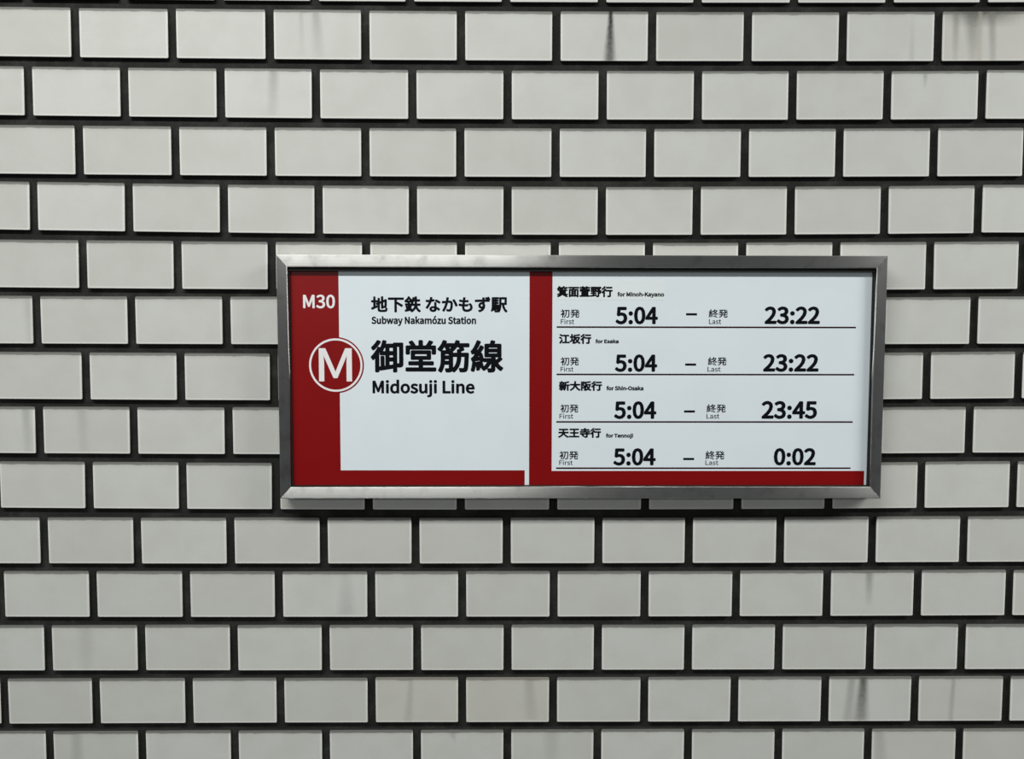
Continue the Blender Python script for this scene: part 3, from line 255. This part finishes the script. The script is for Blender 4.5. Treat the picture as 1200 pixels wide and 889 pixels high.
def tile_material(name, streaks=(), tint=None, plain_face=False):
    """off-white glazed ceramic; streaks = run-down dirt in the tile's own millimetres
    (x top, x bottom, z top, z bottom, half width top, half width bottom, strength top, strength bottom, colour)"""
    g = Nodes(name)
    tc = g.new('ShaderNodeTexCoord')
    sep = g.new('ShaderNodeSeparateXYZ')
    g.t.links.new(tc.outputs['Object'], sep.inputs[0])
    x = g.math('MULTIPLY', sep.outputs[0], 1000.0)
    z = g.math('MULTIPLY', sep.outputs[2], 1000.0)
    info = g.new('ShaderNodeObjectInfo')
    geo = g.new('ShaderNodeNewGeometry')
    pos = geo.outputs['Position']
    rnd = info.outputs['Random']
    tone = g.mix(rnd, lin(202, 203, 197), lin(210, 211, 206))
    # broad faint clouding of the glaze and a fine grain
    cloud = g.noise(pos, 22.0, 3.0)
    tone = g.mix(g.step(cloud, 0.35, 0.7, 0.0, 0.30), tone, lin(190, 190, 182))
    grain = g.noise(pos, 900.0, 2.0)
    tone = g.mix(g.step(grain, 0.3, 0.75, 0.0, 0.16), tone, lin(172, 173, 166))
    if plain_face:      # many tiles in one mesh: no marks laid out in the single tile's millimetres
        x, z = 0.0, 0.0
    # bright edge halo along the side and bottom arrises, painted into the tile colour
    dx = g.math('SUBTRACT', 53.75, g.math('ABSOLUTE', x))
    dz = g.math('ADD', 30.0, z)
    rim = g.math('MAXIMUM', g.step(dx, 0.9, 3.6, 1.0, 0.0), g.step(dz, 0.7, 3.4, 1.0, 0.0))
    tone = g.mix(g.math('MULTIPLY', rim, 0.75), tone, lin(232, 232, 226))
    # darker grey line along the top arris, darkest at the very edge
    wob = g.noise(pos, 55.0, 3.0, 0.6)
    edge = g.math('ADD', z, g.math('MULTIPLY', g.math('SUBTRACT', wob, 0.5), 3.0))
    top_line = g.step(edge, 25.6, 27.2, 0.0, 0.85)
    tone = g.mix(top_line, tone, lin(102, 102, 98))
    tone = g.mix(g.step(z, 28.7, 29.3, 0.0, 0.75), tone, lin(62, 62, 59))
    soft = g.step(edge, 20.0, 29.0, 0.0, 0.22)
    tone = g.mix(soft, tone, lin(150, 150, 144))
    if tint:
        tone = g.mix(tint[0], tone, lin(*tint[1]))
    for (xt, xb, zt, zb, wt, wb, st, sb, col) in streaks:
        t = g.step(z, zt, zb, 0.0, 1.0)
        n = g.new('ShaderNodeMapRange')
        g.put(n.inputs[0], z); g.put(n.inputs[1], zt); g.put(n.inputs[2], zb)
        g.put(n.inputs[3], 0.0); g.put(n.inputs[4], 1.0)
        t = n.outputs[0]
        cx = g.math('MULTIPLY_ADD', t, xb - xt, xt)
        w = g.math('MULTIPLY_ADD', t, wb - wt, wt)
        s = g.math('MULTIPLY_ADD', t, sb - st, st)
        stn = g.noise(pos, 120.0, 3.0, 0.6)
        cx = g.math('ADD', cx, g.math('MULTIPLY', g.math('SUBTRACT', stn, 0.5), 1.6))
        d = g.math('DIVIDE', g.math('ABSOLUTE', g.math('SUBTRACT', x, cx)), w)
        k = g.step(d, 0.1, 1.35, 1.0, 0.0)
        k = g.math('MULTIPLY', k, s, clamp=True)
        lo, hi = min(zb, zt), max(zb, zt)
        k = g.math('MULTIPLY', k, g.step(z, lo - 3.0, lo + 1.0, 0.0, 1.0))
        k = g.math('MULTIPLY', k, g.math('MULTIPLY_ADD', g.noise(pos, 260.0, 2.0), 0.5, 0.75), clamp=True)
        tone = g.mix(k, tone, lin(*col))
    # grout smeared on the tile's sides
    side = g.step(sep.outputs[1], 0.0006, 0.0011, 0.0, 1.0)
    tone = g.mix(side, tone, lin(46, 46, 44))
    g.put(g.bsdf.inputs['Base Color'], tone)
    g.bsdf.inputs['Roughness'].default_value = 0.5
    g.bsdf.inputs['Specular IOR Level'].default_value = 0.28
    g.bump(g.math('ADD', g.math('MULTIPLY', grain, 0.3), g.noise(pos, 60.0, 2.0)), 0.25, 0.0006)
    return g.m


def grout_material():
    g = Nodes('dark_grout')
    geo = g.new('ShaderNodeNewGeometry')
    pos = geo.outputs['Position']
    n1 = g.noise(pos, 26.0, 4.0, 0.6)
    n2 = g.noise(pos, 300.0, 3.0, 0.6)
    c = g.mix(g.step(n1, 0.42, 0.72), lin(42, 42, 40), lin(62, 62, 60))
    c = g.mix(g.step(n2, 0.3, 0.8, 0.0, 0.5), c, lin(30, 30, 28))
    g.put(g.bsdf.inputs['Base Color'], c)
    g.bsdf.inputs['Roughness'].default_value = 0.9
    g.bsdf.inputs['Specular IOR Level'].default_value = 0.15
    g.bump(n2, 0.6, 0.0008)
    return g.m


def steel_material(name, along):
    """brushed stainless steel, brushed along the bar"""
    g = Nodes(name)
    geo = g.new('ShaderNodeNewGeometry')
    pos = geo.outputs['Position']
    mp = g.new('ShaderNodeMapping')
    g.t.links.new(pos, mp.inputs[0])
    mp.inputs['Scale'].default_value = (8, 900, 900) if along == 'x' else (900, 900, 8)
    brush = g.noise(mp.outputs[0], 1.0, 3.0, 0.6)
    smear = g.noise(pos, 45.0, 3.0, 0.6)
    c = g.mix(brush, lin(190, 190, 186), lin(216, 216, 213))
    c = g.mix(g.step(smear, 0.5, 0.75, 0.0, 0.40), c, lin(155, 155, 151))
    g.put(g.bsdf.inputs['Base Color'], c)
    g.bsdf.inputs['Metallic'].default_value = 1.0
    g.put(g.bsdf.inputs['Roughness'], g.step(smear, 0.3, 0.75, 0.44, 0.52))
    g.bsdf.inputs['Anisotropic'].default_value = 1.0
    tan = g.new('ShaderNodeCombineXYZ')
    tan.inputs[0].default_value = 0.0 if along == 'x' else 1.0
    tan.inputs[2].default_value = 1.0 if along == 'x' else 0.0
    g.put(g.bsdf.inputs['Tangent'], tan.outputs[0])
    g.bump(brush, 0.05, 0.0001)
    return g.m


def film_material(name, colour, rough=0.35, mottling=0.05, dark=(150, 155, 158)):
    g = Nodes(name)
    geo = g.new('ShaderNodeNewGeometry')
    n = g.noise(geo.outputs['Position'], 18.0, 4.0, 0.55)
    g.put(g.bsdf.inputs['Base Color'], g.mix(g.step(n, 0.35, 0.75, 0.0, mottling), colour, lin(*dark)))
    g.bsdf.inputs['Roughness'].default_value = rough
    g.bsdf.inputs['Specular IOR Level'].default_value = 0.25
    return g.m


GROUT = grout_material()
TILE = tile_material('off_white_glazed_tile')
STEEL_X = steel_material('brushed_steel_horizontal', 'x')
STEEL_Z = steel_material('brushed_steel_vertical', 'z')
WHITE = film_material('sign_white_film', lin(229, 239, 244))
PATCH = film_material('paper_white_film', lin(232, 240, 241), mottling=0.03)
RED = film_material('sign_red_film', lin(133, 7, 10), mottling=0.10, dark=(96, 8, 14))
WHITE_PRINT = film_material('white_print', lin(240, 240, 240))
BLACK = plain('black_print', lin(14, 16, 21), 0.5, 0.08)
MAROON = plain('maroon_print', lin(44, 12, 20), 0.5, 0.2)
GREY_PRINT = plain('charcoal_print', lin(40, 44, 50), 0.5, 0.2)
GASKET = plain('black_rubber_gasket', lin(34, 34, 33), 0.7, 0.2)
SEALANT = plain('dark_sealant', lin(30, 30, 28), 0.6, 0.3)
HOUSING = plain('dark_steel_housing', lin(92, 92, 90), 0.5, 0.4, 0.6)


# ------------------------------------------------------------------ mesh helpers
def mesh_of(name, verts, faces, mat):
    me = bpy.data.meshes.new(name)
    me.from_pydata(verts, [], faces)
    me.materials.append(mat)
    me.update()
    return me


def link(name, me, parent=None, loc=None):
    o = bpy.data.objects.new(name, me)
    if loc is not None:
        o.location = loc
    o.parent = parent
    COL.objects.link(o)
    return o


def box_mesh(name, x0, x1, y0, y1, z0, z1, mat, bevel=0.0):
    bm = bmesh.new()
    bmesh.ops.create_cube(bm, size=1.0)
    for v in bm.verts:
        v.co = Vector(((x0 + x1) / 2 + v.co.x * (x1 - x0), (y0 + y1) / 2 + v.co.y * (y1 - y0),
                       (z0 + z1) / 2 + v.co.z * (z1 - z0)))
    if bevel:
        bmesh.ops.bevel(bm, geom=bm.edges[:], offset=bevel, segments=2, affect='EDGES', profile=0.5)
    me = bpy.data.meshes.new(name)
    bm.to_mesh(me)
    bm.free()
    me.materials.append(mat)
    return me


# ------------------------------------------------------------------ the tiled wall
wall = link('wall_back', box_mesh('wall_back', -2.2, 2.2, 0.0048, 0.16, 0.0, 2.9, GROUT))
wall['kind'] = 'structure'

TW, TH = 107.5, 60.0


def tile_rings(w, h):
    out = []
    for ins, y in ((0.0, 9.0), (0.0, 0.75), (0.2, 0.2), (0.7, 0.0)):
        a, b = w / 2 - ins, h / 2 - ins
        c = max(0.6, 1.1 - ins * 0.5)           # tiny chamfer at the corners
        out.append([(-a, y, -b + c), (-a + c, y, -b), (a - c, y, -b), (a, y, -b + c),
                    (a, y, b - c), (a - c, y, b), (-a + c, y, b), (-a, y, b - c)])
    return out


def tile_geometry(w, h, ox=0.0, oz=0.0, base=0):
    rings = tile_rings(w, h)
    vs = [((x + ox) * MM, y * MM, (z + oz) * MM) for r in rings for (x, y, z) in r]
    fs = []
    for k in range(3):
        for i in range(8):
            j = (i + 1) % 8
            fs.append(tuple(base + q for q in (8 * k + i, 8 * k + j, 8 * k + 8 + j, 8 * k + 8 + i)))
    fs.append(tuple(base + 24 + i for i in range(8)))
    return vs, fs


vs, fs = tile_geometry(TW, TH)
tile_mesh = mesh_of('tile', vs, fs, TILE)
for pl in tile_mesh.polygons:
    pl.use_smooth = len(pl.vertices) == 4

# dirt marks: world millimetres on the wall (x, z top, z bottom, dx at foot, widths, strengths, colour)
DARK, GREY, WARM = (38, 38, 34), (118, 118, 112), (168, 163, 146)
MARKS = [
    (128.5, 1912, 1851, -1.0, 2.8, 8.2, 1.0, 0.72, DARK),
    (-234, 1906, 1853, 3, 6.0, 9.0, 0.42, 0.10, GREY),
    (-252, 1906, 1856, 0, 3.0, 5.0, 0.22, 0.05, GREY),
    (-287, 1838, 1783, -2, 7.0, 8.0, 0.42, 0.12, GREY),
    (576, 1914, 1853, 2, 13.0, 6.0, 0.8, 0.20, GREY),
    (592, 1914, 1892, 0, 60.0, 40.0, 1.0, 0.0, (84, 84, 78)),
    (556, 1914, 1853, 0, 6.0, 4.0, 0.6, 0.15, GREY),
    (600, 1914, 1853, 3, 6.0, 5.0, 0.65, 0.30, GREY),
    (586, 1911, 1853, 0, 3.5, 4.5, 0.5, 0.35, WARM),
    (502, 1898, 1853, 0, 3.0, 4.0, 0.05, 0.20, GREY),
    (520, 1840, 1820, 0, 4.0, 2.0, 0.5, 0.1, GREY),
    (465, 1067, 1012, -2, 6.5, 11.0, 0.95, 0.55, (96, 96, 88)),
    (450, 1067, 1012, -4, 6.0, 8.0, 0.45, 0.30, GREY),
    (469, 1207, 1165, 0, 6.0, 5.0, 0.60, 0.10, GREY),
    (583, 1063, 1010, -2, 3.5, 4.0, 0.35, 0.28, GREY),
    (-123, 1063, 1012, -4, 4.0, 7.0, 0.24, 0.2, GREY),
    (-205, 1207, 1154, 0, 9.0, 13.0, 0.12, 0.24, GREY),
    (-606, 1418, 1365, 2, 6.0, 7.0, 0.34, 0.15, GREY),
    (-536, 1417, 1365, 2, 8.0, 7.0, 0.22, 0.10, GREY),
    (-598, 1553, 1500, 2, 8.0, 7.0, 0.22, 0.10, GREY),
    (-556, 998, 945, 0, 8.0, 10.0, 0.30, 0.22, GREY),
    (-69, 993, 980, 4, 5.0, 1.0, 0.30, 0.0, GREY),
    (-382, 1222, 1217, 0, 4.0, 5.0, 0.55, 0.4, GREY),
    (488, 990, 946, 3, 9.0, 10.0, 0.30, 0.2, GREY),
    (-540, 1135, 1083, 0, 10, 12, 0.18, 0.1, GREY),
    (30, 1065, 1015, 3, 8, 9, 0.28, 0.15, GREY),
    (60, 1000, 950, 0, 12, 10, 0.25, 0.1, GREY),
]
WARM_SPOTS = [(560, 1040, 0.08), (590, 1230, 0.16), (600, 975, 0.12), (520, 975, 0.12), (-90, 1040, 0.18),
              (25, 1040, 0.2), (620, 1880, 0.2), (-20, 1320, 0.1), (500, 1310, 0.1)]
used_marks = set()


def dirty_mesh(cx, cz, w, h):
    sx, sz = TW / w, TH / h
    here = []
    for i, (mx, zt, zb, dx, wt, wb, st, sb, col) in enumerate(MARKS):
        mid = (zt + zb) / 2
        if abs(mx - cx) < w / 2 + 4 and abs(mid - cz) < h / 2:
            here.append(((mx - cx) * sx, (mx + dx - cx) * sx, (zt - cz) * sz, (zb - cz) * sz, wt, wb, st, sb, col))
    tint = None
    for (wx, wz, k) in WARM_SPOTS:
        if abs(wx - cx) < w / 2 and abs(wz - cz) < h / 2:
            tint = (k, (196, 190, 172))
    if not here and not tint:
        return tile_mesh
    me = tile_mesh.copy()
    me.name = 'stained_tile'
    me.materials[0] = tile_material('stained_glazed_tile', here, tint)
    return me


PITCH_X, PITCH_Z, X_ZERO, Z_ZERO = 118.0, 70.0, -529.04, 1850.0
rows = {r: (k0, dev, c) for r, k0, dev, c in ROWS}
for r in range(-2, 15):
    if r in rows:
        k0, dev, (qa, qb, qc) = rows[r]
    else:
        k0, dev, (qa, qb, qc) = (0.0 if r % 2 == 0 else -0.5), [], (0.0, 0.0, 0.0)

    def joint(i):
        d = dev[i] if 0 <= i < len(dev) and dev[i] is not None else 0.0
        return (k0 + i) * PITCH_X + X_ZERO + d

    for i in range(-4, 13):
        jl, jr = joint(i), joint(i + 1)
        gap = 10.4
        w = jr - jl - gap
        cx = (jl + jr) / 2
        u = max(-0.65, min(0.65, cx / 1000))
        zb = Z_ZERO - PITCH_Z * r + qa * u * u + qb * u + qc
        slope = (2 * qa * u + qb) / 1000 if abs(cx) < 650 else 0.0
        h = TH - 0.4 + random.uniform(-0.35, 0.35)
        cz = zb + h / 2
        me = dirty_mesh(cx, cz, w, h)
        t = link('tile', me, wall, (cx * MM, random.uniform(-0.25, 0.25) * MM, cz * MM))
        t.scale = (w / TW, 1.0, h / TH)
        t.rotation_euler = (math.radians(random.uniform(-0.12, 0.12)), -slope,
                            math.radians(random.uniform(-0.12, 0.12)))

# the same tiling carried on beyond the counted ones, up, down and to the sides
V, F = [], []
for r in range(-14, 26):
    k0 = 0.0 if r % 2 == 0 else -0.5
    for i in range(-13, 24):
        if -2 <= r <= 14 and -4 <= i <= 12:
            continue
        jl = (k0 + i) * PITCH_X + X_ZERO
        cx, cz = jl + PITCH_X / 2, Z_ZERO - PITCH_Z * r + TH / 2
        if abs(cx) > 2140 or cz < 40 or cz > 2860:
            continue
        a, b = tile_geometry(TW, TH, cx, cz, len(V))
        V += a
        F += b
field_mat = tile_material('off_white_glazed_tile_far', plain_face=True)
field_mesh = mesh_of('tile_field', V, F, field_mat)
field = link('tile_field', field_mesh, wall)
field['kind'] = 'stuff'

# ------------------------------------------------------------------ the sign
XL, XR, ZB, ZT = -280.0, 467.3, 1309.2, 1609.4          # outer edges of the steel frame
IXL, IXR, IZB, IZT = -266.4, 453.6, 1324.0, 1594.2      # inner edges
OX, OZ = (XL + XR) / 2, ZB                              # the thing's base
sign = bpy.data.objects.new('station_sign', None)
sign.location = (OX * MM, 0, OZ * MM)
COL.objects.link(sign)
sign['label'] = 'wide red and white subway timetable sign in a brushed steel frame on the tiled wall'
sign['category'] = 'sign'


def shift(me):
    for v in me.vertices:
        v.co.x -= OX * MM
        v.co.z -= OZ * MM
    return me


def sign_box(name, x0, x1, y0, y1, z0, z1, mat, parent, bevel=0.0):
    return link(name, shift(box_mesh(name, x0 * MM, x1 * MM, y0 * MM, y1 * MM, z0 * MM, z1 * MM, mat, bevel * MM)), parent)


sign_box('housing', XL + 2.5, XR - 2.5, -14.0, 2.0, ZB + 2.5, ZT - 2.5, HOUSING, sign)
# sealant bead between the frame and the tiles
for x0, x1, z0, z1 in ((XL + 0.5, XR - 0.5, ZT - 1.5, ZT + 2.0),):
    sign_box('sealant_bead', x0, x1, -2.2, 3.0, z0, z1, SEALANT, sign, 0.8)

# mitred frame bars: cross-section as (inward distance 0..1, depth in mm)
PROFILE = [(0.0, -1.0), (0.0, -23.6), (0.03, -24.6), (0.10, -25.0), (0.90, -25.4), (0.97, -25.0), (1.0, -24.2), (1.0, -15.0)]


def frame_bar(a_out, b_out, a_in, b_in, mat):
    vs, fs = [], []
    n = len(PROFILE)
    for t, y in PROFILE:
        for o, i in ((a_out, a_in), (b_out, b_in)):
            vs.append(((o[0] + (i[0] - o[0]) * t) * MM, y * MM, (o[1] + (i[1] - o[1]) * t) * MM))
    for k in range(n - 1):
        fs.append((2 * k, 2 * k + 1, 2 * k + 3, 2 * k + 2))
    fs.append((2 * n - 2, 2 * n - 1, 1, 0))
    fs.append(tuple(range(0, 2 * n, 2)))
    fs.append(tuple(range(1, 2 * n, 2))[::-1])
    me = mesh_of('frame_bar', vs, fs, mat)
    bm = bmesh.new()
    bm.from_mesh(me)
    bmesh.ops.recalc_face_normals(bm, faces=bm.faces[:])
    bm.to_mesh(me)
    bm.free()
    for pl in me.polygons:
        pl.use_smooth = len(pl.vertices) == 4
    if hasattr(me, 'set_sharp_from_angle'):
        me.set_sharp_from_angle(angle=math.radians(50))
    return link('frame_bar', shift(me), sign)


oTL, oTR, oBR, oBL = (XL, ZT), (XR, ZT), (XR, ZB), (XL, ZB)
iTL, iTR, iBR, iBL = (IXL, IZT), (IXR, IZT), (IXR, IZB), (IXL, IZB)
frame_bar(oTL, oTR, iTL, iTR, STEEL_X)
frame_bar(oBL, oBR, iBL, iBR, STEEL_X)
frame_bar(oTL, oBL, iTL, iBL, STEEL_Z)
frame_bar(oTR, oBR, iTR, iBR, STEEL_Z)

# rubber gasket just inside the lip
sign_box('gasket', IXL - 1, IXR + 1, -22.0, -16.0, IZT - 4.2, IZT + 1, GASKET, sign)
sign_box('gasket', IXL - 1, IXR + 1, -21.5, -16.0, IZB - 1, IZB + 0.8, GASKET, sign)
sign_box('gasket', IXL - 1, IXL + 1.2, -21.0, -16.0, IZB, IZT, GASKET, sign)
sign_box('gasket', IXR - 1.0, IXR + 1, -21.0, -16.0, IZB, IZT, GASKET, sign)

Y0 = -17.0
panel = sign_box('face_panel', IXL - 0.8, IXR + 0.8, Y0, -13.5, IZB - 0.5, IZT - 0.5, WHITE, sign)

BAND = Y0 - 0.12
sign_box('red_band', IXL, -206.3, BAND, Y0, 1343.3, IZT - 0.8, RED, panel)
sign_box('red_band', IXL, 23.3, BAND, Y0, IZB + 0.2, 1343.3, RED, panel)
sign_box('red_band', 28.8, 57.0, BAND, Y0, IZB + 0.2, IZT - 0.8, RED, panel)
sign_box('red_band', 57.0, 449.6, BAND, Y0, IZB + 0.2, 1342.5, RED, panel)
p = sign_box('paper_patch', 60.5, 196.0, Y0 - 0.10, Y0, 1555.6, 1580.0, PATCH, panel)
p['label'] = 'pale replacement strip with the top destination'
for z, x1 in ((1522.0, 434.0), (1463.4, 433.5), (1404.2, 433.3), (1346.0, 432.2)):
    sign_box('rule_line', 62.6, x1, BAND - 0.02, Y0, z - 0.95, z + 0.95, MAROON, panel)
for z, x0 in ((1538.0, 222.6), (1475.8, 222.4), (1417.3, 221.9), (1357.6, 221.8)):
    sign_box('dash', x0, x0 + 13.6, BAND - 0.02, Y0, z - 1.35, z + 1.35, BLACK, panel)


def disc(name, cx, cz, r, y0, y1, mat, hole=0.0, n=72):
    vs, fs = [], []
    ring = lambda rad, y: [((cx + rad * math.cos(2 * math.pi * k / n)) * MM, y * MM,
                            (cz + rad * math.sin(2 * math.pi * k / n)) * MM) for k in range(n)]
    vs += ring(r, y0) + ring(r, y1)
    for k in range(n):
        j = (k + 1) % n
        fs.append((k, j, n + j, n + k))
    if hole:
        vs += ring(hole, y0) + ring(hole, y1)
        for k in range(n):
            j = (k + 1) % n
            fs.append((k, 2 * n + k, 2 * n + j, j))
            fs.append((2 * n + k, 3 * n + k, 3 * n + j, 2 * n + j))
    else:
        fs.append(tuple(range(n)))
    return link(name, shift(mesh_of(name, vs, fs, mat)), panel)


CX, CZ = -210.8, 1474.6
disc('emblem_disc', CX, CZ, 34.7, BAND - 0.12, Y0, RED)
disc('emblem_ring', CX, CZ, 33.0, BAND - 0.24, BAND - 0.1, WHITE_PRINT, 30.5)


# ---- lettering: outlines drawn from stored curves, 1000 units to the em
def outline_points(text, steps):
    """the glyph outlines as closed polylines, em units"""
    loops, pen = [], 0.0
    for ch in text:
        adv, data = GLYPHS[ch]
        for sp in data.split(';') if data else ():
            q = [int(s) / 1000 for s in sp.split()]
            n = len(q) // 6
            pts = []
            for k in range(n):
                j = (k + 1) % n
                p0 = Vector((q[6 * k + 2] + pen, q[6 * k + 3])); p1 = Vector((q[6 * k + 4] + pen, q[6 * k + 5]))
                p2 = Vector((q[6 * j] + pen, q[6 * j + 1])); p3 = Vector((q[6 * j + 2] + pen, q[6 * j + 3]))
                chord = p3 - p0
                flat = chord.length < 1e-6 or max(abs(chord.cross(p1 - p0)), abs(chord.cross(p2 - p0))) / max(chord.length, 1e-6) < 0.004
                for i in range(1 if flat else steps):
                    t = i / steps
                    pts.append(p0 * (1 - t) ** 3 + p1 * 3 * t * (1 - t) ** 2 + p2 * 3 * t * t * (1 - t) + p3 * t ** 3)
            clean = [p for i, p in enumerate(pts) if (p - pts[i - 1]).length > 1e-4]
            if len(clean) > 2:
                loops.append(clean)
        pen += adv / 1000
    return loops


def lettering(text, xl, xr, zt, zb, fit, mat, weight, front):
    steps = 3 if (zt - zb) < 25 else 6
    loops = outline_points(text, steps)
    xs = [p.x for l in loops for p in l]
    ys = [p.y for l in loops for p in l]
    x0, x1 = min(xs) - weight, max(xs) + weight
    y0, y1 = (min(ys) - weight, max(ys) + weight) if fit == 'ink' else (-weight, 0.735 + weight)
    place = lambda p, y: ((xl + (p[0] - x0) / (x1 - x0) * (xr - xl)) * MM, y * MM,
                          (zb + (p[1] - y0) / (y1 - y0) * (zt - zb)) * MM)
    # filled outline
    cu = bpy.data.curves.new('lettering', 'CURVE')
    cu.dimensions = '2D'
    cu.fill_mode = 'BOTH'
    for l in loops:
        s = cu.splines.new('POLY')
        s.points.add(len(l) - 1)
        s.use_cyclic_u = True
        for k, p in enumerate(l):
            s.points[k].co = (p.x, p.y, 0, 1)
    tmp = bpy.data.objects.new('lettering', cu)
    COL.objects.link(tmp)
    bpy.context.view_layer.update()
    dg = bpy.context.evaluated_depsgraph_get()
    fill = bpy.data.meshes.new_from_object(tmp.evaluated_get(dg))
    bpy.data.objects.remove(tmp)
    V = [place(v.co, front) for v in fill.vertices]
    F = []
    for f in fill.polygons:
        ids = list(f.vertices)
        a, b, c = (Vector(V[i]) for i in ids[:3])
        F.append(ids if (b - a).cross(c - a).y < 0 else ids[::-1])
    # side walls of the film, and a round-jointed stroke that gives the letters their weight
    for l in loops:
        n = len(l)
        base = len(V)
        V += [place(p, front) for p in l] + [place(p, front + 0.09) for p in l]
        for k in range(n):
            j = (k + 1) % n
            F.append([base + k, base + j, base + n + j, base + n + k])
        if weight <= 0:
            continue
        for k in range(n):
            p, q = l[k], l[(k + 1) % n]
            d = (q - p).normalized()
            o = Vector((-d.y, d.x)) * weight
            base = len(V)
            V += [place(r, front + 0.03 + 0.008 * (k % 3)) for r in (p - o, q - o, q + o, p + o)]
            F.append([base, base + 1, base + 2, base + 3])
            d0 = (p - l[k - 1]).normalized()
            if d0.dot(d) < 0.995:
                base = len(V)
                V += [place(p + Vector((math.cos(a), math.sin(a))) * weight, front + 0.055 + 0.006 * (k % 2))
                      for a in (math.pi / 4 * i for i in range(8))]
                F.append(list(range(base, base + 8)))
    me = mesh_of('lettering', V, F, mat)
    return link('lettering', shift(me), panel)


for text, xl, xr, zt, zb, fit, col, weight in TEXTS:
    mat = WHITE_PRINT if col == 'w' else (GREY_PRINT if weight < 0.01 else BLACK)
    if text == 'M':
        front = BAND - 0.24
    elif text == 'M30':
        front = BAND - 0.1
    else:
        front = Y0 - 0.24
    lettering(text, xl, xr, zt, zb, fit, mat, weight, front)
